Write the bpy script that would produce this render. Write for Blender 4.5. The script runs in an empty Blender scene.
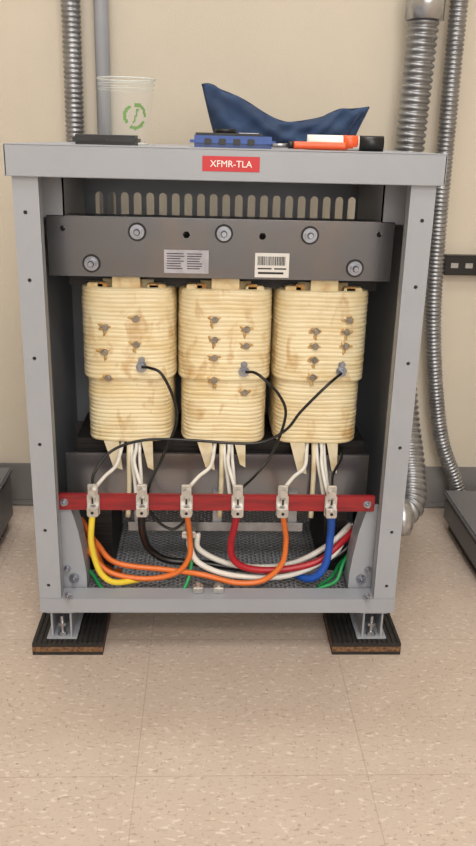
import bpy, bmesh, math, random
from mathutils import Vector, Matrix
random.seed(7)
D=bpy.data
sc=bpy.context.scene
try:
    sc.view_settings.view_transform='Standard'; sc.view_settings.look='None'
except Exception: pass

# ------------------------------------------------------------------ materials
def lin(c): 
    c=c/255.0
    return c/12.92 if c<=.04045 else ((c+.055)/1.055)**2.4
def col(r,g,b): return (lin(r),lin(g),lin(b),1)
def mat(name,rgb,rough=.5,metal=0,var=.0,vscale=20,rgb2=None,bump=0,bscale=200,spec=.5,alpha=1,coat=0,stretch=(1,1,1),lo=.4,hi=.65,rgb3=None,vscale3=8):
    m=D.materials.new(name); m.use_nodes=True
    nt=m.node_tree; b=nt.nodes['Principled BSDF']
    b.inputs['Roughness'].default_value=rough; b.inputs['Metallic'].default_value=metal
    b.inputs['Specular IOR Level'].default_value=spec; b.inputs['Alpha'].default_value=alpha
    b.inputs['Coat Weight'].default_value=coat
    tc=nt.nodes.new('ShaderNodeTexCoord'); mp=nt.nodes.new('ShaderNodeMapping')
    mp.inputs['Scale'].default_value=stretch
    nt.links.new(tc.outputs['Object'],mp.inputs['Vector'])
    c1=col(*rgb)
    c2=col(*rgb2) if rgb2 else tuple(list(x*(1-var) for x in c1[:3])+[1])
    n=nt.nodes.new('ShaderNodeTexNoise'); n.inputs['Scale'].default_value=vscale; n.inputs['Detail'].default_value=4
    nt.links.new(mp.outputs[0],n.inputs['Vector'])
    r=nt.nodes.new('ShaderNodeValToRGB'); r.color_ramp.elements[0].position=lo; r.color_ramp.elements[1].position=hi
    r.color_ramp.elements[0].color=c1; r.color_ramp.elements[1].color=c2
    nt.links.new(n.outputs['Fac'],r.inputs['Fac'])
    out=r.outputs['Color']
    if rgb3:
        n3=nt.nodes.new('ShaderNodeTexNoise'); n3.inputs['Scale'].default_value=vscale3; n3.inputs['Detail'].default_value=6; n3.inputs['Distortion'].default_value=.6
        mp3=nt.nodes.new('ShaderNodeMapping'); mp3.inputs['Scale'].default_value=(1,1,.55)
        nt.links.new(tc.outputs['Object'],mp3.inputs['Vector']); nt.links.new(mp3.outputs[0],n3.inputs['Vector'])
        mr=nt.nodes.new('ShaderNodeMapRange'); mr.inputs['From Min'].default_value=.57; mr.inputs['From Max'].default_value=.74
        mr.inputs['To Max'].default_value=.85
        nt.links.new(n3.outputs['Fac'],mr.inputs['Value'])
        mx=nt.nodes.new('ShaderNodeMix'); mx.data_type='RGBA'
        nt.links.new(mr.outputs['Result'],mx.inputs['Factor']); nt.links.new(out,mx.inputs[6]); mx.inputs[7].default_value=col(*rgb3)
        out=mx.outputs[2]
    nt.links.new(out,b.inputs['Base Color'])
    if bump:
        n2=nt.nodes.new('ShaderNodeTexNoise'); n2.inputs['Scale'].default_value=bscale
        nt.links.new(mp.outputs[0],n2.inputs['Vector'])
        bp=nt.nodes.new('ShaderNodeBump'); bp.inputs['Strength'].default_value=bump; bp.inputs['Distance'].default_value=.002
        nt.links.new(n2.outputs['Fac'],bp.inputs['Height']); nt.links.new(bp.outputs[0],b.inputs['Normal'])
    return m
M={}
M['paint']=mat('grey_enamel',(156,160,168),.42,0,.05,8,bump=.06,bscale=600)
M['wall']=mat('beige_wall_paint',(204,195,179),.7,0,.04,3,bump=.25,bscale=350)
M['ceil']=mat('ceiling_white',(225,222,214),.8,0,.03,6)
M['base']=mat('vinyl_base',(122,120,119),.5,0,.06,10)
M['steel']=mat('varnished_core_steel',(116,117,122),.26,.75,0,7,rgb2=(138,126,116),coat=.3,lo=.45,hi=.75)
M['core']=mat('laminated_core',(30,29,31),.5,.5,0,60,rgb2=(56,52,50),stretch=(.2,1,9))
M['zinc']=mat('zinc',(196,198,202),.3,.9,.2,60)
M['boltz']=mat('zinc_bolt',(164,168,178),.34,.9,.25,90)
M['alu']=mat('aluminium_lug',(200,198,194),.32,.85,.15,60)
M['galv']=mat('galvanised',(158,160,164),.38,.85,.25,40)
M['brass']=mat('tinned_tap',(158,152,142),.32,.85,.35,120)
M['cream']=mat('varnished_paper',(234,219,180),.38,0,0,20,rgb2=(220,196,144),lo=.45,hi=.75,stretch=(1,1,1.4),coat=.22,bump=.12,bscale=160,rgb3=(190,148,84),vscale3=34)
M['cream2']=mat('insulation_board',(224,206,164),.5,0,0,40,rgb2=(190,150,92),lo=.45,hi=.72)
M['paper']=mat('lead_sleeve_paper',(222,210,180),.55,0,0,40,rgb2=(204,180,136),lo=.5,hi=.75)
M['stain']=mat('varnish_stain',(210,176,114),.3,0,0,120,rgb2=(168,120,62),coat=.5,lo=.4,hi=.75)
M['amber']=mat('amber_varnish',(150,100,40),.25,0,0,80,rgb2=(196,150,80),coat=.5)
M['redbar']=mat('red_fibreglass',(152,32,38),.38,0,0,50,rgb2=(120,26,32),stretch=(.3,1,3))
M['black']=mat('black_rubber',(20,20,22),.4,0,.2,40)
M['blackw']=mat('black_wire',(16,16,18),.35)
M['yellow']=mat('yellow_wire',(232,206,62),.38)
M['orange']=mat('orange_wire',(220,114,48),.38)
M['redw']=mat('red_wire',(172,28,42),.38)
M['white']=mat('white_wire',(228,225,218),.4,0,.06,50)
M['blue']=mat('blue_wire',(30,84,180),.38)
M['green']=mat('green_wire',(36,146,82),.38)
M['brownw']=mat('copper_brown_wire',(184,92,36),.35,.2)
M['cork']=mat('cork_core',(130,96,66),.85,0,0,200,rgb2=(86,60,42),bump=.4)
M['rubber']=mat('ribbed_rubber',(38,35,34),.7,0,.3,80)
M['label']=mat('white_label',(228,226,222),.45,0,.03,40)
M['glare']=mat('silver_label',(186,186,196),.3,.3,.2,60)
M['ink']=mat('ink',(18,18,20),.5)
M['redlabel']=mat('red_label',(190,26,36),.35,0,.05,60)
M['txt']=mat('white_text',(240,236,230),.5)
M['navy']=mat('navy_canvas',(44,66,100),.85,0,.35,30,bump=.5,bscale=900)
M['navy2']=mat('navy_seam',(26,42,72),.85)
M['bluep']=mat('blue_plastic',(24,72,150),.3,0,.1,30)
M['orp']=mat('orange_plastic',(226,92,46),.35)
M['glass']=mat('screen_glass',(12,12,16),.08)
M['plug']=mat('dark_case_paint',(98,98,102),.45,0,.08,12)
M['greenprint']=mat('green_print',(104,158,74),.5,alpha=.85)
M['cup']=mat('clear_plastic',(214,218,214),.06,alpha=.10)
M['cup2']=mat('clear_plastic_rim',(226,230,226),.1,alpha=.5)

def floormat():
    m=D.materials.new('vinyl_composition_tile'); m.use_nodes=True; nt=m.node_tree; b=nt.nodes['Principled BSDF']
    N=nt.nodes.new; L=nt.links.new
    tc=N('ShaderNodeTexCoord'); 
    def noise(scale,st,rot,det=3):
        mp=N('ShaderNodeMapping'); mp.inputs['Scale'].default_value=st; mp.inputs['Rotation'].default_value=(0,0,rot)
        L(tc.outputs['Object'],mp.inputs[0]); n=N('ShaderNodeTexNoise'); n.inputs['Scale'].default_value=scale; n.inputs['Detail'].default_value=det
        L(mp.outputs[0],n.inputs['Vector']); return n.outputs['Fac']
    def ramp(f,a,c):
        r=N('ShaderNodeMapRange'); r.inputs['From Min'].default_value=a; r.inputs['From Max'].default_value=c; L(f,r.inputs['Value']); return r.outputs['Result']
    def mix(f,a,c):
        x=N('ShaderNodeMix'); x.data_type='RGBA'; 
        L(f,x.inputs['Factor'])
        for s,v in ((6,a),(7,c)):
            if isinstance(v,tuple): x.inputs[s].default_value=v
            else: L(v,x.inputs[s])
        return x.outputs[2]
    base=mix(ramp(noise(9,(1,1,1),0),.3,.7),col(191,176,163),col(184,168,155))
    c=mix(ramp(noise(75,(1,2.2,1),.5),.58,.68),base,col(208,196,185))
    c=mix(ramp(noise(90,(1,2.6,1),-.6),.58,.70),c,col(166,148,135))
    c=mix(ramp(noise(120,(2,1,1),.2),.62,.72),c,col(152,136,124))
    sx=N('ShaderNodeSeparateXYZ'); L(tc.outputs['Object'],sx.inputs[0])
    outs=[]
    for ax,off in (('X',.11),('Y',.269)):
        a=N('ShaderNodeMath'); a.operation='ADD'; a.inputs[1].default_value=off+.305*20+.1525; L(sx.outputs[ax],a.inputs[0])
        d=N('ShaderNodeMath'); d.operation='DIVIDE'; d.inputs[1].default_value=.305; L(a.outputs[0],d.inputs[0])
        fr=N('ShaderNodeMath'); fr.operation='FRACT'; L(d.outputs[0],fr.inputs[0])
        s=N('ShaderNodeMath'); s.operation='SUBTRACT'; s.inputs[1].default_value=.5; L(fr.outputs[0],s.inputs[0])
        ab=N('ShaderNodeMath'); ab.operation='ABSOLUTE'; L(s.outputs[0],ab.inputs[0])
        l=N('ShaderNodeMath'); l.operation='LESS_THAN'; l.inputs[1].default_value=.0026; L(ab.outputs[0],l.inputs[0]); outs.append(l.outputs[0])
    mx=N('ShaderNodeMath'); mx.operation='MAXIMUM'; L(outs[0],mx.inputs[0]); L(outs[1],mx.inputs[1])
    ml=N('ShaderNodeMath'); ml.operation='MULTIPLY'; ml.inputs[1].default_value=.42; L(mx.outputs[0],ml.inputs[0])
    c=mix(ml.outputs[0],c,col(146,128,114))
    L(c,b.inputs['Base Color']); b.inputs['Roughness'].default_value=.34; b.inputs['Specular IOR Level'].default_value=.4
    return m
M['floor']=floormat()

# ------------------------------------------------------------------ helpers
def link(o,parent=None):
    bpy.context.collection.objects.link(o)
    if parent: o.parent=parent
    return o
def empty(name):
    o=D.objects.new(name,None); o.empty_display_size=.05; return link(o)
def meshobj(name,bm,m,parent=None,smooth=False):
    me=D.meshes.new(name); bmesh.ops.recalc_face_normals(bm,faces=bm.faces); bm.to_mesh(me); bm.free()
    if smooth:
        for p in me.polygons: p.use_smooth=True
    for x in (m if isinstance(m,list) else [m]): me.materials.append(x)
    return link(D.objects.new(name,me),parent)
def addbox(bm,x0,x1,y0,y1,z0,z1,bev=0):
    r=bmesh.ops.create_cube(bm,size=1)
    vs=r['verts']
    for v in vs: v.co=Vector(((x0+x1)/2+v.co.x*(x1-x0),(y0+y1)/2+v.co.y*(y1-y0),(z0+z1)/2+v.co.z*(z1-z0)))
    if bev:
        es=list({e for v in vs for e in v.link_edges})
        bmesh.ops.bevel(bm,geom=es,offset=bev,segments=2,affect='EDGES')
def box(name,x0,x1,y0,y1,z0,z1,m,parent=None,bev=0):
    bm=bmesh.new(); addbox(bm,x0,x1,y0,y1,z0,z1,bev); return meshobj(name,bm,m,parent)
def boxes(name,lst,m,parent=None,bev=0):
    bm=bmesh.new()
    for b in lst: addbox(bm,*b,bev)
    return meshobj(name,bm,m,parent)
def addcyl(bm,p0,p1,r,seg=24,r2=None):
    p0=Vector(p0);p1=Vector(p1); d=p1-p0
    q=d.to_track_quat('Z','Y').to_matrix().to_4x4()
    bmesh.ops.create_cone(bm,cap_ends=True,segments=seg,radius1=r,radius2=r if r2 is None else r2,depth=d.length,matrix=Matrix.Translation((p0+p1)/2)@q)
def cyl(name,p0,p1,r,m,parent=None,seg=24,r2=None):
    bm=bmesh.new(); addcyl(bm,p0,p1,r,seg,r2); o=meshobj(name,bm,m,parent)
    for p in o.data.polygons: p.use_smooth=len(p.vertices)==4
    return o
def bolt(bm,x,y,z,r=.0075,ax=(0,-1,0)):
    a=Vector(ax); c=Vector((x,y,z))
    addcyl(bm,c,c+a*.0015,r*1.35,24); addcyl(bm,c+a*.0015,c+a*.006,r,6); addcyl(bm,c+a*.006,c+a*.011,r*.5,14)
def catmull(pts,n=10):
    P=[Vector(p) for p in pts]; P=[P[0]*2-P[1]]+P+[P[-1]*2-P[-2]]; out=[]
    for i in range(1,len(P)-2):
        for k in range(n):
            t=k/n; a,b,c,d=P[i-1:i+3]
            out.append(.5*((2*b)+(-a+c)*t+(2*a-5*b+4*c-d)*t*t+(-a+3*b-3*c+d)*t**3))
    out.append(P[-2]); return out
def tube(name,pts,r,m,parent=None,seg=12,n=10,corr=0,pitch=.008,curve=True):
    path=catmull(pts,n) if curve else [Vector(p) for p in pts]
    if corr:
        L=[0]
        for a,b in zip(path,path[1:]): L.append(L[-1]+(b-a).length)
        N=int(L[-1]/(pitch/5)); q=[]; j=0
        for i in range(N+1):
            s=L[-1]*i/N
            while j<len(L)-2 and L[j+1]<s: j+=1
            t=(s-L[j])/max(1e-9,L[j+1]-L[j]); q.append(path[j].lerp(path[j+1],min(1,t)))
        path=q
        rad=[r+corr*(abs(math.sin(math.pi*i/5))-.5) for i in range(len(path))]
    else: rad=[r]*len(path)
    bm=bmesh.new(); rings=[]; T=(path[1]-path[0]).normalized()
    u=T.cross(Vector((0,0,1)) if abs(T.z)<.9 else Vector((1,0,0))).normalized()
    for i,p in enumerate(path):
        a=path[max(0,i-1)]; b=path[min(len(path)-1,i+1)]; t=(b-a)
        T=t.normalized() if t.length>1e-9 else T
        u=(u-T*u.dot(T)).normalized(); w=T.cross(u)
        rings.append([bm.verts.new(p+(u*math.cos(2*math.pi*k/seg)+w*math.sin(2*math.pi*k/seg))*rad[i]) for k in range(seg)])
    for A,B in zip(rings,rings[1:]):
        for k in range(seg): bm.faces.new((A[k],A[(k+1)%seg],B[(k+1)%seg],B[k]))
    bm.faces.new(rings[0]); bm.faces.new(rings[-1])
    return meshobj(name,bm,m,parent,True)
def plate(name,outline,holes,y,th,m,parent=None):
    """flat sheet in XZ plane with cut-outs"""
    cu=D.curves.new(name,'CURVE'); cu.dimensions='2D'; cu.fill_mode='BOTH'; cu.extrude=th/2
    for poly in [outline]+holes:
        s=cu.splines.new('POLY'); s.points.add(len(poly)-1); s.use_cyclic_u=True
        for pt,(a,b) in zip(s.points,poly): pt.co=(a,b,0,1)
    o=D.objects.new(name+'_c',cu); bpy.context.collection.objects.link(o)
    bpy.context.view_layer.update()
    dg=bpy.context.evaluated_depsgraph_get()
    me=D.meshes.new_from_object(o.evaluated_get(dg)); D.objects.remove(o); D.curves.remove(cu)
    me.name=name
    me.transform(Matrix.Translation((0,y,0))@Matrix.Rotation(math.radians(90),4,'X'))
    me.materials.clear(); me.materials.append(m)
    return link(D.objects.new(name,me),parent)
def slot(cx,cz,w,h,n=6):
    r=w/2; pts=[]
    for i in range(n+1):
        a=math.pi*i/n; pts.append((cx+r*math.cos(a),cz+h/2-r+r*math.sin(a)))
    for i in range(n+1):
        a=math.pi+math.pi*i/n; pts.append((cx+r*math.cos(a),cz-h/2+r+r*math.sin(a)))
    return pts
def rect(x0,x1,z0,z1): return [(x0,z0),(x1,z0),(x1,z1),(x0,z1)]
def circ(cx,cz,r,n=14): return [(cx+r*math.cos(2*math.pi*i/n),cz+r*math.sin(2*math.pi*i/n)) for i in range(n)]
def text(name,s,size,loc,m,parent,rot=(math.radians(90),0,0),off=0):
    cu=D.curves.new(name,'FONT'); cu.body=s; cu.size=size; cu.align_x='CENTER'; cu.align_y='CENTER'; cu.extrude=.0002; cu.offset=off
    o=D.objects.new(name,cu); bpy.context.collection.objects.link(o); bpy.context.view_layer.update()
    me=D.meshes.new_from_object(o.evaluated_get(bpy.context.evaluated_depsgraph_get())); D.objects.remove(o)
    me.transform(Matrix.Translation(loc)@Matrix.Rotation(rot[0],4,'X')); me.materials.clear(); me.materials.append(m)
    return link(D.objects.new(name,me),parent)

# ------------------------------------------------------------------ room
WY=.56
box('floor',-2.2,2.2,-3,WY+.1,-.05,0,M['floor'])
box('wall_back',-2.3,2.3,WY,WY+.1,0,2.7,M['wall'])
box('wall_left',-2.3,-2.2,-3.1,WY,0,2.7,M['wall'])
box('wall_right',2.2,2.3,-3.1,WY,0,2.7,M['wall'])
box('wall_front',-2.2,2.2,-3.1,-3,0,2.7,M['wall'])
box('ceiling',-2.3,2.3,-3.1,WY+.1,2.7,2.8,M['ceil'])
bm=bmesh.new()
addbox(bm,-2.2,2.2,WY-.006,WY,.012,.1,.0015); addbox(bm,-2.2,2.2,WY-.012,WY,0,.012,.003)
meshobj('baseboard_back',bm,M['base'])

# ------------------------------------------------------------------ transformer
T=empty('dry_type_transformer')
P=M['paint']
ZB,ZT=.077,.737
for s,nm in ((-1,'left'),(1,'right')):
    x=.281*s
    box('side_panel_'+nm,min(x,x-.002*s),max(x,x-.002*s),.0,.42,ZB,ZT,P,T)
    holes=[circ(s*.266,z,.0028) for z in (.69,.60,.49,.36,.22,.125)]
    a,b=sorted((x,.247*s))
    plate('front_flange_'+nm,rect(a,b,ZB,ZT),holes,.0,.003,P,T)
    a,b=sorted((.247*s,.249*s)); box('flange_return_'+nm,a,b,.0,.02,ZB+.02,ZT,P,T)
    bm=bmesh.new()
    for z in (.69,.60,.49,.36,.22,.125):
        addcyl(bm,(s*.266,.004,z),(s*.266,.0,z),.0024,12)
    meshobj('flange_screws_'+nm,bm,M['ink'],T)
    bm=bmesh.new()
    prof=[(.279,.098),(.212,.098),(.212,.125),(.216,.16),(.222,.20),(.228,.225),(.235,.25),(.279,.25)]
    A=[bm.verts.new((s*a,.034,b)) for a,b in prof]; Bv=[bm.verts.new((s*a,.037,b)) for a,b in prof]
    bm.faces.new(A); bm.faces.new(Bv)
    for i in range(len(prof)): bm.faces.new((A[i],A[(i+1)%len(prof)],Bv[(i+1)%len(prof)],Bv[i]))
    for i in range(1,6):
        q=[bm.verts.new((s*prof[k][0],yy,prof[k][1])) for k,yy in ((i,.035),(i+1,.035),(i+1,.075),(i,.075))]; bm.faces.new(q)
    meshobj('corner_gusset_'+nm,bm,P,T)
    a,b=sorted((s*.279,s*.232)); boxes('top_bracket_'+nm,[(a,b,.1,.104,.675,.735),(min(s*.234,s*.232),max(s*.234,s*.232),.1,.3,.66,.735)],P,T)
box('bottom_sill',-.281,.281,-.0035,-.0015,ZB,.102,P,T,.0005)
box('sill_return',-.279,.279,-.0015,.03,.099,.102,P,T)
slots=[slot(-.222+i*.0232,.669,.0140,.047) for i in range(21)]
low=[slot(-.222+i*.0232,.13,.0115,.04) for i in range(21)]
plate('back_panel',rect(-.281,.281,ZB,ZT),slots+low,.42,.002,P,T)
boxes('base_frame',[(-.279,.279,.002,.03,.078,.081),(-.279,.279,.39,.418,.078,.081),(-.279,-.24,.03,.39,.078,.081),(.24,.279,.03,.39,.078,.081)],P,T)
bm=bmesh.new(); X0,X1,Y0,Y1=-.242,.242,.028,.392
dx,dy=.0150,.0105
for sgn in (1,-1):
    m_=sgn*dy/dx; n=int(((Y1-Y0)+(X1-X0)*dy/dx)/dy)+2
    cs=[Y0-max(m_*X0,m_*X1)+i*dy for i in range(n)]
    for c in cs:
        pts=[]
        for x in (X0,X1):
            y=m_*x+c
            if Y0<=y<=Y1: pts.append((x,y))
        for y in (Y0,Y1):
            x=(y-c)/m_
            if X0<x<X1: pts.append((x,y))
        if len(pts)<2: continue
        a=Vector((*pts[0],.083)); b=Vector((*pts[1],.083))
        if (b-a).length<.004: continue
        d=(b-a).normalized(); nn=Vector((-d.y,d.x,0))*.0014; up=Vector((0,0,.0008))
        vs=[bm.verts.new(p+o) for p in (a,b) for o in (nn+up,-nn+up,-nn-up,nn-up)]
        for q in ((0,1,5,4),(1,2,6,5),(2,3,7,6),(3,0,4,7)): bm.faces.new([vs[i] for i in q])
meshobj('expanded_metal_pan',bm,P,T)
# lid
bm=bmesh.new()
addbox(bm,-.288,.29,-.009,.43,.7745,.7765,.0008)
addbox(bm,-.288,.29,-.009,-.007,.736,.7755,.0008)
addbox(bm,-.288,.29,.428,.43,.736,.7755)
addbox(bm,-.288,-.286,-.009,.43,.736,.7755); addbox(bm,.288,.29,-.009,.43,.736,.7755)
addbox(bm,-.286,.288,-.007,.004,.736,.738)
meshobj('lid',bm,P,T)
box('name_label',-.032,.043,-.0098,-.009,.748,.767,M['redlabel'],T,.0003)
text('name_label_text','XFMR-TLA',.0118,(.0055,-.0101,.7572),M['txt'],T)
# feet
for s,nm in ((-1,'left'),(1,'right')):
    cx=s*.2505
    boxes('foot_channel_'+nm,[(cx-.0215,cx+.0215,.0,.42,.0735,.0768),(cx-.0165,cx-.0135,.004,.416,.027,.0735),(cx+.0135,cx+.0165,.004,.416,.027,.0735),(cx-.024,cx+.024,.002,.418,.0242,.0272)],P,T,.0005)
    bm=bmesh.new(); bolt(bm,cx,.012,.0272,.006,(0,0,1)); addcyl(bm,(cx,.012,.0272),(cx,.012,.062),.003,12); addcyl(bm,(cx,.012,.045),(cx,.012,.05),.0068,6)
    meshobj('foot_bolt_'+nm,bm,M['zinc'],T)
    bm=bmesh.new(); bolt(bm,s*.236,-.0035,.108,.005); bolt(bm,s*.232,.033,.118,.006); bolt(bm,s*.242,.033,.135,.004)
    meshobj('sill_bolts_'+nm,bm,M['boltz'],T)

# core
boxes('core_laminations',[(-.235,.24,.135,.265,.57,.648),(-.235,.24,.135,.265,.2,.32)]+[(cx-.03,cx+.03,.135,.265,.32,.57) for cx in (-.145,.005,.156)],M['core'],T)
hx=[(a*.0055+-.055,.654+b*.0055) for a,b in ((1,0),(.5,.87),(-.5,.87),(-1,0),(-.5,-.87),(.5,-.87))]
hx2=[(x+.112,z) for x,z in hx]
plate('core_clamp_upper',rect(-.258,.252,.591,.677),[[(p[0],p[1]) for p in hx],[(p[0],p[1]) for p in hx2],circ(-.235,.66,.004),circ(.23,.66,.004)],.10,.005,M['steel'],T)
box('core_clamp_upper_flange',-.258,.252,.1,.14,.675,.678,M['steel'],T)
boxes('core_clamp_rear',[(-.258,.252,.27,.275,.58,.648),(-.258,.252,.27,.275,.21,.3)],M['steel'],T)
bm=bmesh.new(); bi=bmesh.new()
for x,z in ((-.127,.657),(0,.657),(.127,.657),(-.195,.61),(.197,.61)):
    addcyl(bi,(x,.0975,z),(x,.0965,z),.0135,28)
    addcyl(bm,(x,.0965,z),(x,.0948,z),.0105,28)
    addcyl(bm,(x,.0948,z),(x,.0885,z),.0075,6)
    addcyl(bi,(x,.0884,z),(x,.0878,z),.0048,18); addcyl(bm,(x,.0885,z),(x,.084,z),.0036,14)
meshobj('clamp_bolts',bm,M['boltz'],T)
meshobj('clamp_bolt_rings',bi,M['ink'],T)
box('barcode_label',.047,.098,.0968,.0975,.594,.63,M['label'],T)
L=[]
x=.051
while x<.093:
    w=random.choice([.0006,.001,.0014]); L.append((x,x+w,.0964,.0969,.612,.625)); x+=w+random.choice([.0007,.0011])
L+=[(.051,.072,.0964,.0969,.606,.608),(.052,.09,.0964,.0969,.599,.602),(.076,.094,.0964,.0969,.606,.608)]
boxes('barcode_print',L,M['ink'],T)
box('rating_label',-.088,-.022,.0968,.0975,.598,.632,M['glare'],T)
L=[(-.084+(i%2)*.03,-.06+(i%2)*.03+random.uniform(-.006,.003),.0964,.0969,.626-.0036*(i//2),.6272-.0036*(i//2)) for i in range(14)]
boxes('rating_print',L,M['ink'],T)
boxes('core_clamp_lower',[(-.25,.246,.113,.119,.225,.302),(-.25,.246,.119,.14,.225,.229)],M['steel'],T)
boxes('core_support_feet',[(s*.2-.02,s*.2+.02,.12,.28,.082,.205) for s in (-1,1)],M['core'],T)
boxes('ground_strap_bar',[(-.15,.14,.098,.102,.17,.186),(-.14,-.125,.102,.12,.17,.24),(.115,.13,.102,.12,.17,.24),(-.01,.005,.102,.12,.17,.24)],M['galv'],T,.0005)

# coils
A1,A2,B=.0745,.0695,.098; CY=.2; NEXP=5.2
def se(a,b,t,n=NEXP):
    c,s=math.cos(t),math.sin(t)
    return (a*math.copysign(abs(c)**(2/n),c), b*math.copysign(abs(s)**(2/n),s))
def loft(bm,rings,seg):
    R=[]
    for (cx,cy,z,a,b,n) in rings:
        R.append([bm.verts.new((cx+se(a,b,2*math.pi*k/seg,n)[0],cy+se(a,b,2*math.pi*k/seg,n)[1],z)) for k in range(seg)])
    for U,V in zip(R,R[1:]):
        for k in range(seg): bm.faces.new((U[k],U[(k+1)%seg],V[(k+1)%seg],V[k]))
    return R
ZC0,ZC1,ZS=.325,.571,.43
CX=(-.145,.005,.156)
def surf_y(cx,x,z):
    a=A1 if z>ZS else A2; b=B if z>ZS else B-.005
    return CY-b*(1-min(.999,abs((x-cx)/a))**NEXP)**(1/NEXP)
taps=[
 [(-.035,.513),(.012,.527),(.012,.487),(-.037,.474),(-.033,.433)],
 [(-.018,.5275),(.031,.513),(-.018,.496),(.031,.487),(-.018,.4675),(-.018,.4316),(.031,.41)],
 [(.037,.53),(-.013,.512),(.035,.511),(.035,.489),(-.013,.488),(-.013,.466),(-.014,.438)]]
terms=[(-.124,.452),(.035,.447),(.188,.449)]
for ci,cx in enumerate(CX):
    bm=bmesh.new(); seg=96
    pitch=.0066; rings=[]
    jit={}
    n=int((ZC1-ZC0)/(pitch/6))
    for i in range(n+1):
        z=ZC0+(ZC1-ZC0)*i/n
        k=int((z-ZC0)/pitch); 
        j=jit.setdefault(k,random.uniform(-.0004,.0004))
        ph=((z-ZC0)/pitch)%1
        rr=.0012*(abs(math.sin(math.pi*ph))**.5-1)+j
        up=1 if z>ZS else 0
        a=(A1 if up else A2)+rr; b=(B if up else B-.005)+rr
        a-=.001*max(0,(z-.55)/.02)
        rings.append((cx,CY,z,a,b,NEXP))
    R=loft(bm,rings,seg)
    for r in R:
        for v in r:
            v.co.z+=.0006*math.sin(7*math.atan2(v.co.y-CY,v.co.x-cx)+ci*2+v.co.z*30)
    R2=[[bm.verts.new((cx+se(a,b,2*math.pi*k/seg,nn)[0],CY+se(a,b,2*math.pi*k/seg,nn)[1],zz)) for k in range(seg)] for a,b,zz,nn in ((A1-.006,B-.006,.5735,4.2),(A1-.02,B-.018,.572,5),(A1-.0225,B-.02,.562,5))]
    seq=[R[-1]]+R2
    for U,V in zip(seq,seq[1:]):
        for k in range(seg): bm.faces.new((U[k],U[(k+1)%seg],V[(k+1)%seg],V[k]))
    bm.faces.new(R2[-1])
    R3=[[bm.verts.new((cx+se(a,b,2*math.pi*k/seg,nn)[0],CY+se(a,b,2*math.pi*k/seg,nn)[1],zz)) for k in range(seg)] for a,b,zz,nn in ((A2-.006,B-.012,.3225,4.2),(A2-.02,B-.024,.324,5))]
    seq=[R[0]]+R3
    for U,V in zip(seq,seq[1:]):
        for k in range(seg): bm.faces.new((U[k],V[k],V[(k+1)%seg],U[(k+1)%seg]))
    bm.faces.new(R3[-1])
    meshobj('coil_winding_%d'%(ci+1),bm,M['cream'],T,True)
    bm=bmesh.new()
    loft(bm,[(cx,CY,.556,.048,.072,5),(cx,CY,.582,.0475,.0715,5),(cx,CY,.5825,.044,.068,5),(cx,CY,.56,.0435,.0675,5)],64)
    meshobj('coil_inner_winding_%d'%(ci+1),bm,M['cream2'],T,True)
    L=[]
    for k in range(4): 
        xx=cx-.045+k*.026; L.append((xx,xx+.015,.112,.117,.56,.580+random.uniform(-.002,.003)))
    boxes('coil_spacers_%d'%(ci+1),L,M['amber'],T,.001)
    boxes('coil_end_boards_%d'%(ci+1),[(cx-.06,cx-.035,.112,.13,.565,.579),(cx+.03,cx+.058,.112,.13,.565,.578),(cx-.022,cx+.02,.1095,.1115,.56,.590)],M['cream2'],T,.0015)
    bm=bmesh.new(); ba=bmesh.new()
    def blob(bx,bz,rx,rz,y):
        nb=18; c=ba.verts.new((bx,y-.0012,bz)); ring=[]; ring2=[]
        for k in range(nb):
            a=2*math.pi*k/nb; q=1+.22*math.sin(3*a+bx*900)+.12*math.sin(5*a+bz*700)
            ring.append(ba.verts.new((bx+rx*.75*q*math.cos(a),y-.0008,bz+rz*.75*q*math.sin(a))))
            ring2.append(ba.verts.new((bx+rx*q*math.cos(a),y+.0012,bz+rz*q*math.sin(a))))
        for k in range(nb):
            ba.faces.new((c,ring[k],ring[(k+1)%nb])); ba.faces.new((ring[k],ring2[k],ring2[(k+1)%nb],ring[(k+1)%nb]))
    for dxx,z in taps[ci]:
        x=cx+dxx; y=surf_y(cx,x,z)
        addbox(bm,x-.0065,x+.003,y-.0025,y+.003,z-.0005,z+.0016,.0006)
        addcyl(bm,(x+.002,y,z),(x+.002,y-.003,z),.0052,18)
        addcyl(bm,(x+.002,y-.003,z),(x+.002,y-.0058,z),.0038,6)
        blob(x,z+.0005,.0105,.0062,y)
        if random.random()<.6: blob(x+random.uniform(-.003,.003),z-.009,.003,.006,y)
    meshobj('tap_terminals_%d'%(ci+1),bm,M['brass'],T)
    meshobj('tap_varnish_%d'%(ci+1),ba,M['stain'],T,True)
    x,z=terms[ci]; y=surf_y(cx,x,z)
    bm=bmesh.new(); addbox(bm,x-.005,x+.005,y-.003,y+.003,z-.004,z+.014,.001); addcyl(bm,(x,y-.003,z),(x,y-.005,z),.0085,20); bolt(bm,x,y-.004,z,.0058); addcyl(bm,(x+.001,y-.003,z+.012),(x+.001,y-.008,z+.012),.0042,16)
    meshobj('lead_terminal_%d'%(ci+1),bm,M['boltz'],T)

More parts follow.
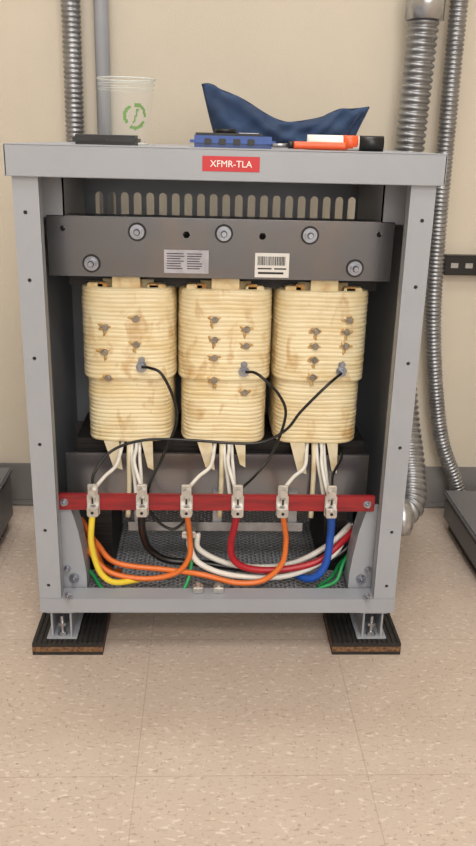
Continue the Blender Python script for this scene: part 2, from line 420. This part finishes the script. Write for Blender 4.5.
# terminal bar
box('terminal_bar',-.252,.242,.026,.034,.2415,.268,M['redbar'],T,.0012)
lugx=(-.195,-.12,-.052,.027,.0965,.172)
for i,x in enumerate(lugx):
    bm=bmesh.new()
    addbox(bm,x-.0095,x+.0095,.020,.026,.236,.270,.0012)
    addbox(bm,x-.0085,x+.0085,.008,.026,.238,.2545,.0015)
    addbox(bm,x-.0075,x+.0075,.019,.024,.268,.288,.0012)
    addcyl(bm,(x,.02,.277),(x,.012,.277),.0058,6); addcyl(bm,(x,.02,.2625),(x,.014,.2625),.0045,16)
    addcyl(bm,(x,.0085,.246),(x,.0065,.246),.005,16)
    meshobj('terminal_lug_%d'%(i+1),bm,M['alu'],T)
    bm=bmesh.new(); addcyl(bm,(x,.0068,.246),(x,.006,.246),.0027,6); addbox(bm,x-.0015,x+.0015,.0135,.0138,.258,.267)
    meshobj('terminal_screw_%d'%(i+1),bm,M['ink'],T)
bm=bmesh.new()
for x in (-.24,.23): bolt(bm,x,.026,.255,.0045)
meshobj('bar_bolts',bm,M['boltz'],T)

W=lambda n,p,r,m: tube(n,p,r,M[m],T)
W('hv_lead_1',[(-.122,.088,.4545),(-.109,.075,.457),(-.091,.066,.45),(-.073,.066,.4107),(-.070,.068,.369),(-.0925,.066,.311),(-.1125,.055,.2665),(-.108,.052,.223),(-.0767,.052,.1965),(-.052,.052,.215),(-.05,.03,.238)],.0023,'blackw')
W('hv_lead_2',[(.038,.088,.449),(.050,.075,.452),(.064,.066,.4446),(.089,.066,.4186),(.0999,.066,.386),(.0838,.066,.328),(.058,.05,.296),(.034,.022,.284)],.0023,'blackw')
W('hv_lead_3',[(.186,.088,.449),(.160,.066,.434),(.1235,.064,.394),(.102,.064,.364),(.067,.064,.343),(.025,.064,.34),(-.045,.064,.3445),(-.116,.064,.3445),(-.1675,.06,.328),(-.1935,.04,.300),(-.195,.02,.284)],.0023,'blackw')
W('hv_lead_4',[(.172,.02,.284),(.178,.055,.292),(.195,.09,.305),(.2,.12,.315)],.0023,'blackw')
W('yellow_wire',[(-.195,.016,.247),(-.198,.014,.22),(-.200,.018,.190),(-.1955,.024,.154),(-.186,.026,.128),(-.166,.030,.112),(-.13,.05,.105)],.0048,'yellow')
W('black_wire',[(-.12,.016,.247),(-.122,.03,.215),(-.121,.055,.18),(-.113,.07,.15),(-.085,.075,.128),(-.028,.075,.122),(.07,.075,.110),(.15,.075,.114),(.222,.09,.15),(.24,.15,.18)],.006,'blackw')
W('orange_wire_1',[(-.052,.016,.247),(-.049,.03,.215),(-.047,.045,.185),(-.048,.045,.15),(-.069,.045,.121),(-.118,.045,.110),(-.175,.045,.121),(-.205,.065,.14),(-.235,.1,.155)],.0045,'orange')
W('orange_wire_2',[(.0965,.016,.247),(.103,.03,.21),(.107,.04,.181),(.102,.04,.141),(.073,.038,.112),(.029,.038,.107),(-.028,.040,.121),(-.085,.052,.123),(-.1665,.056,.133),(-.200,.08,.155),(-.235,.12,.175)],.0045,'orange')
W('red_wire',[(.027,.016,.247),(.024,.03,.215),(.019,.045,.175),(.023,.05,.145),(.045,.052,.127),(.094,.055,.121),(.16,.06,.133),(.205,.08,.16),(.24,.12,.175)],.0056,'redw')
W('white_wire_1',[(-.047,.06,.18),(-.047,.055,.1635),(-.031,.05,.136),(.021,.052,.113),(.110,.058,.108),(.182,.065,.138),(.21,.09,.158),(.24,.14,.17)],.0048,'white')
W('white_wire_2',[(-.035,.07,.18),(-.03,.068,.15),(.03,.072,.120),(.115,.078,.118),(.18,.08,.152),(.225,.12,.172)],.0048,'white')
W('blue_wire',[(.172,.016,.247),(.176,.028,.22),(.178,.04,.19),(.175,.042,.145),(.163,.045,.118),(.145,.055,.105),(.12,.09,.1)],.0062,'blue')
W('brown_wire_1',[(-.23,.11,.185),(-.21,.085,.165),(-.198,.07,.135),(-.185,.07,.108),(-.165,.09,.098)],.0055,'brownw')
W('brown_wire_2',[(-.235,.12,.165),(-.215,.09,.15),(-.2,.08,.12),(-.18,.09,.1)],.005,'brownw')
W('green_wire_1',[(-.23,.085,.125),(-.205,.06,.107),(-.187,.035,.098),(-.165,.04,.092)],.003,'green')
W('green_wire_2',[(-.046,.06,.18),(-.044,.058,.15),(-.047,.045,.118),(-.056,.03,.1),(-.06,.03,.095)],.003,'green')
W('green_wire_3',[(.15,.03,.095),(.168,.035,.1),(.194,.045,.108),(.209,.07,.13),(.235,.11,.14)],.003,'green')
W('green_wire_4',[(.165,.05,.093),(.19,.07,.1),(.21,.1,.112),(.235,.13,.12)],.003,'green')
bm=bmesh.new(); addbox(bm,-.06,-.038,.055,.075,.178,.19,.0015); addcyl(bm,(-.049,.056,.184),(-.049,.05,.184),.005,16); addbox(bm,-.056,-.042,.07,.1,.172,.175)
addcyl(bm,(-.058,.064,.19),(-.058,.064,.196),.004,6)
meshobj('neutral_lug',bm,M['alu'],T)
bm=bmesh.new()
for x in (-.033,.0): 
    addbox(bm,x-.008,x+.008,.012,.026,.102,.113,.0015); addcyl(bm,(x,.019,.113),(x,.019,.117),.004,14); addcyl(bm,(x,.0125,.107),(x,.011,.107),.0035,14)
meshobj('ground_lugs',bm,M['alu'],T)
def leadouts(cx,la,lb,k):
    W('leadout_a_%d'%k,[(cx-.012,.125,.335),(cx-.014,.112,.315),(cx-.02,.08,.295),((cx-.02+la)/2,.06,.285),(la,.03,.275)],.003,'white')
    W('leadout_b_%d'%k,[(cx+.008,.125,.335),(cx+.01,.108,.315),(cx+.008,.085,.298),(lb-.004,.05,.272),(lb,.03,.264)],.003,'white')
    W('leadout_c_%d'%k,[(cx-.002,.125,.33),(cx-.002,.106,.30),(cx-.002,.10,.26),(cx-.004,.09,.20)],.0042,'paper')
    W('leadout_d_%d'%k,[(cx+.014,.125,.33),(cx+.015,.106,.30),(cx+.018,.09,.27),(cx+.02,.06,.24)],.003,'white')
    W('leadout_e_%d'%k,[(cx+.002,.125,.33),(cx+.003,.102,.30),(cx+.009,.08,.265),(cx+.013,.06,.235)],.003,'white')
    bm=bmesh.new()
    for (x0,x1,tilt) in ((cx-.042,cx-.018,.010),(cx+.018,cx+.036,.006)):
        z1,z0=.325,.27+random.uniform(0,.015)
        vs=[bm.verts.new(v) for v in ((x0,.109,z1),(x1,.109,z1),(x1+tilt-.005,.106,z0),(x0+tilt+.004,.106,z0+.005))]
        f=bm.faces.new(vs); r=bmesh.ops.extrude_face_region(bm,geom=[f])
        for g in r['geom']:
            if isinstance(g,bmesh.types.BMVert): g.co.y+=.0015
    meshobj('leadout_paper_%d'%k,bm,M['paper'],T)
leadouts(CX[0],-.195,-.12,1); leadouts(CX[1],-.052,.027,2); leadouts(CX[2],.0965,.172,3)

# ------------------------------------------------------------------ isolation pads
def pad(cx,cy):
    e=empty('vibration_pad'); h=.056
    box('cork_core',cx-h,cx+h,cy-h,cy+h,.006,.015,M['cork'],e)
    for nm,z0,z1 in (('rubber_bottom',0,.006),('rubber_top',.015,.0215)):
        box(nm,cx-h,cx+h,cy-h,cy+h,z0,z1,M['rubber'],e)
    L=[]; n=14
    for i in range(n):
        x=cx-h+(i+.5)*2*h/n; L.append((x-.0024,x+.0024,cy-h,cy+h,.0215,.0242))
    boxes('ribs',L,M['rubber'],e)
for x,y in ((-.241,.05),(.242,.05),(-.241,.37),(.242,.37)): pad(x,y)

# ------------------------------------------------------------------ things on the lid
LZ=.7765
E=empty('plastic_cup'); cx,cy=-.148,.2
bm=bmesh.new(); seg=96; rows=48; R=[]
for j in range(rows+1):
    t=j/rows; r=.0305+(.043-.0305)*t; R.append([bm.verts.new((cx+r*math.cos(2*math.pi*k/seg),cy+r*math.sin(2*math.pi*k/seg),LZ+.002+.09*t)) for k in range(seg)])
for j in range(rows):
    for k in range(seg):
        f=bm.faces.new((R[j][k],R[j][(k+1)%seg],R[j+1][(k+1)%seg],R[j+1][k]))
        c=f.calc_center_median(); ang=math.atan2(c.y-cy,c.x-cx)+math.pi/2
        if ang>math.pi: ang-=2*math.pi
        u=(ang-.45)*.036; v=c.z-LZ-.040; rr=math.hypot(u,v); th=math.atan2(v,u)
        if (.0135<rr<.0185 and (th*3/math.pi)%2<1.6) or (abs(u-.3*v)<.0015 and abs(v)<.01): f.material_index=1
f=bm.faces.new(R[0])
meshobj('cup_body',bm,[M['cup'],M['greenprint']],E,True)
for nm,rr,zz,th in (('cup_rim',.0433,.0925,.0013),('cup_step_1',.0425,.085,.0005),('cup_step_2',.0415,.078,.0005),('cup_foot',.0308,.0015,.0014)):
    ring=[(cx+rr*math.cos(a),cy+rr*math.sin(a),LZ+zz) for a in [2*math.pi*i/48 for i in range(49)]]
    tube(nm,ring,th,M['cup2'],E,8,curve=False)
E=empty('smartphone')
box('case',-.212,-.122,.07,.13,LZ,LZ+.013,M['black'],E,.004)
box('screen',-.208,-.126,.073,.127,LZ+.0128,LZ+.0136,M['glass'],E,.0003)
box('side_button',-.185,-.165,.0688,.071,LZ+.005,LZ+.008,M['ink'],E)
E=empty('digital_multimeter')
box('holster',-.05,.07,.07,.13,LZ,LZ+.016,M['bluep'],E,.006)
box('face_plate',-.044,.052,.075,.125,LZ+.015,LZ+.0195,M['black'],E,.002)
cyl('range_dial',(-.0,.1,LZ+.0195),(-.0,.1,LZ+.025),.015,M['ink'],E)
box('display',.018,.046,.08,.12,LZ+.0193,LZ+.0202,M['glare'],E)
boxes('holster_grips',[(-.03+i*.02,-.02+i*.02,.068,.071,LZ+.004,LZ+.012) for i in range(4)],M['black'],E,.001)
# canvas bag
E=empty('canvas_tool_pouch')
top=[(-.036,.869),(-.022,.871),(-.006,.862),(.021,.853),(.045,.841),(.065,.829),(.085,.820),(.102,.815),(.13,.818),(.159,.824),(.175,.832),(.191,.838),(.21,.838),(.237,.842)]
def lerp_poly(P,t):
    s=t*(len(P)-1); i=min(len(P)-2,int(s)); f=s-i; return (P[i][0]*(1-f)+P[i+1][0]*f, P[i][1]*(1-f)+P[i+1][1]*f)
bm=bmesh.new(); NU,NV=80,28; G=[]
for i in range(NU+1):
    t=i/NU; tx,tz=lerp_poly(top,t); bx=-.008+t*.215
    endw=min(1,(math.sin(math.pi*t))**.45+.12)
    loop=[]
    for j in range(2*NV):
        a=math.pi*j/NV
        s=(1-math.cos(a))/2; side=1 if j<NV else -1
        w=.036*endw*(abs(math.sin(a))**.7)*(1-.55*s)
        fold=.006*math.sin(t*17+s*7)*math.sin(math.pi*s)+.002*math.sin(t*41-s*11)
        x=bx+(tx-bx)*(s**.8); z=LZ+.0008+(tz-LZ)*s
        loop.append(bm.verts.new((x,.3+side*w-.012*s+fold*(1 if s>.05 else 0),z+(.001*math.sin(t*60) if s>.9 else 0))))
    G.append(loop)
for a,b in zip(G,G[1:]):
    for j in range(2*NV): bm.faces.new((a[j],a[(j+1)%(2*NV)],b[(j+1)%(2*NV)],b[j]))
bm.faces.new(G[0]); bm.faces.new(G[-1])
meshobj('pouch_body',bm,M['navy'],E,True)
tube('pouch_hem',[(lerp_poly(top,i/20)[0],.288,lerp_poly(top,i/20)[1]) for i in range(21)],.0018,M['navy2'],E,8)
tube('pouch_cord',[(.19,.262,.785),(.2,.27,.80),(.212,.272,.82),(.224,.278,.835)],.0025,M['navy2'],E,8)
# screwdriver
E=empty('screwdriver')
tube('handle',[(.09,.03,LZ+.006),(.12,.03,LZ+.006),(.145,.03,LZ+.006),(.160,.03,LZ+.006)],.0052,M['orp'],E,10)
cyl('handle_collar',(.09,.03,LZ+.006),(.083,.03,LZ+.006),.0045,M['black'],E)
cyl('shank',(.083,.03,LZ+.006),(.062,.03,LZ+.0055),.002,M['zinc'],E)
E=empty('marker_pen')
cyl('barrel',(.115,.09,LZ+.0102),(.19,.085,LZ+.0102),.0102,M['txt'],E)
cyl('cap',(.188,.085,LZ+.0104),(.222,.082,LZ+.0104),.0104,M['black'],E)
cyl('band',(.165,.0865,LZ+.0104),(.186,.0853,LZ+.0104),.0103,M['orp'],E)

# ------------------------------------------------------------------ conduits on the wall
E=empty('flexible_conduit')
tube('armour',[(-.276,.525,1.6),(-.276,.525,1.0),(-.278,.525,.6),(-.27,.52,.3),(-.25,.5,.15),(-.2,.47,.13)],.0165,M['galv'],E,20,corr=.003,pitch=.0085)
boxes('strap',[(-.303,-.249,.535,.559,1.2,1.22)],M['zinc'],E)
E=empty('rigid_conduit')
cyl('pipe',(-.222,.53,2.0),(-.222,.53,.25),.0135,M['paint'],E,28)
cyl('coupling',(-.222,.53,.60),(-.222,.53,.54),.017,M['zinc'],E,28)
boxes('strap',[(-.25,-.194,.54,.559,1.3,1.32)],M['zinc'],E)
E=empty('flexible_conduit')
tube('armour',[(.366,.5,1.05),(.363,.5,.9),(.360,.5,.75),(.358,.47,.5),(.366,.38,.3),(.370,.31,.21),(.362,.25,.155),(.335,.222,.14)],.0255,M['galv'],E,28,corr=.006,pitch=.012)
cyl('coupling',(.366,.5,1.0),(.366,.5,1.06),.036,M['zinc'],E,8)
cyl('coupling_body',(.366,.5,1.05),(.366,.5,1.6),.029,M['zinc'],E,28)
cyl('connector_nut',(.348,.218,.14),(.322,.215,.14),.036,M['zinc'],E,8)
cyl('connector_flange',(.322,.215,.14),(.283,.215,.14),.03,M['zinc'],E,28)
E=empty('flexible_conduit')
tube('armour',[(.432,.52,1.6),(.432,.52,1.026),(.434,.52,.822),(.437,.52,.617),(.449,.52,.415),(.487,.52,.197),(.535,.52,.08),(.56,.52,.002)],.0155,M['galv'],E,20,corr=.003,pitch=.008)
E=empty('wall_rail')
boxes('channel',[(.462,.62,.535,.559,.535,.575)],M['black'],E,.002)
boxes('slots',[(.475+i*.03,.49+i*.03,.5335,.536,.55,.56) for i in range(5)],M['zinc'],E)

def case(x0,x1,y0,y1,h):
    E=empty('equipment_enclosure')
    box('housing',x0,x1,y0,y1,.02,h,M['plug'],E,.006)
    box('plinth',x0+.012,x1-.012,y0+.012,y1-.012,0,.02,M['black'],E)
    box('cover',x0-.003,x1+.003,y0-.003,y1+.003,h-.002,h+.01,M['plug'],E,.003)
    boxes('vents',[(x0+.03+i*.02,x0+.04+i*.02,y0-.002,y0+.001,.035,.06) for i in range(8)],M['ink'],E)
case(-.80,-.43,.25,.46,.12)
case(.495,.90,.19,.46,.075)

# ------------------------------------------------------------------ lights
def area(name,loc,sx,sy,power,colr,rot=(0,0,0)):
    l=D.lights.new(name,'AREA'); l.shape='RECTANGLE'; l.size=sx; l.size_y=sy; l.energy=power; l.color=colr
    o=D.objects.new(name,l); o.location=loc; o.rotation_euler=rot; bpy.context.collection.objects.link(o)
    return o
LC=(1,.965,.925)
area('overhead_fill_light',(-.3,-.9,2.66),1.2,.6,20,LC)
area('overhead_fill_light',(.3,-2.4,2.66),1.2,.6,45,LC)  # added overhead fill, no known fixture; brightens the cabinet interior
area('overhead_fill_light',(0,.44,2.66),1.6,.16,17,LC)  # added strip above the gap, lights the wall behind the vent slots
# added fill at the front wall, no window there; sends light into the cabinet
area('front_fill_light',(.2,-2.97,1.35),1.8,1.3,30,(1,.98,.96),(math.radians(90),0,0))
w=D.worlds.new('world'); sc.world=w; w.use_nodes=True
w.node_tree.nodes['Background'].inputs[0].default_value=(.9,.85,.8,1); w.node_tree.nodes['Background'].inputs[1].default_value=.3

# ------------------------------------------------------------------ camera
f=805
cam=D.cameras.new('camera'); co=D.objects.new('camera',cam); bpy.context.collection.objects.link(co)
cam.sensor_fit='VERTICAL'; cam.sensor_height=36; cam.lens=f/846*36; cam.clip_start=.01
Mx=Matrix.Rotation(math.radians(-2.5),4,'Z')@Matrix.Rotation(math.radians(90-19.4),4,'X')@Matrix.Rotation(math.radians(1.45),4,'Z')
co.matrix_world=Matrix.Translation((-.025,-1.111,.788))@Mx
sc.camera=co
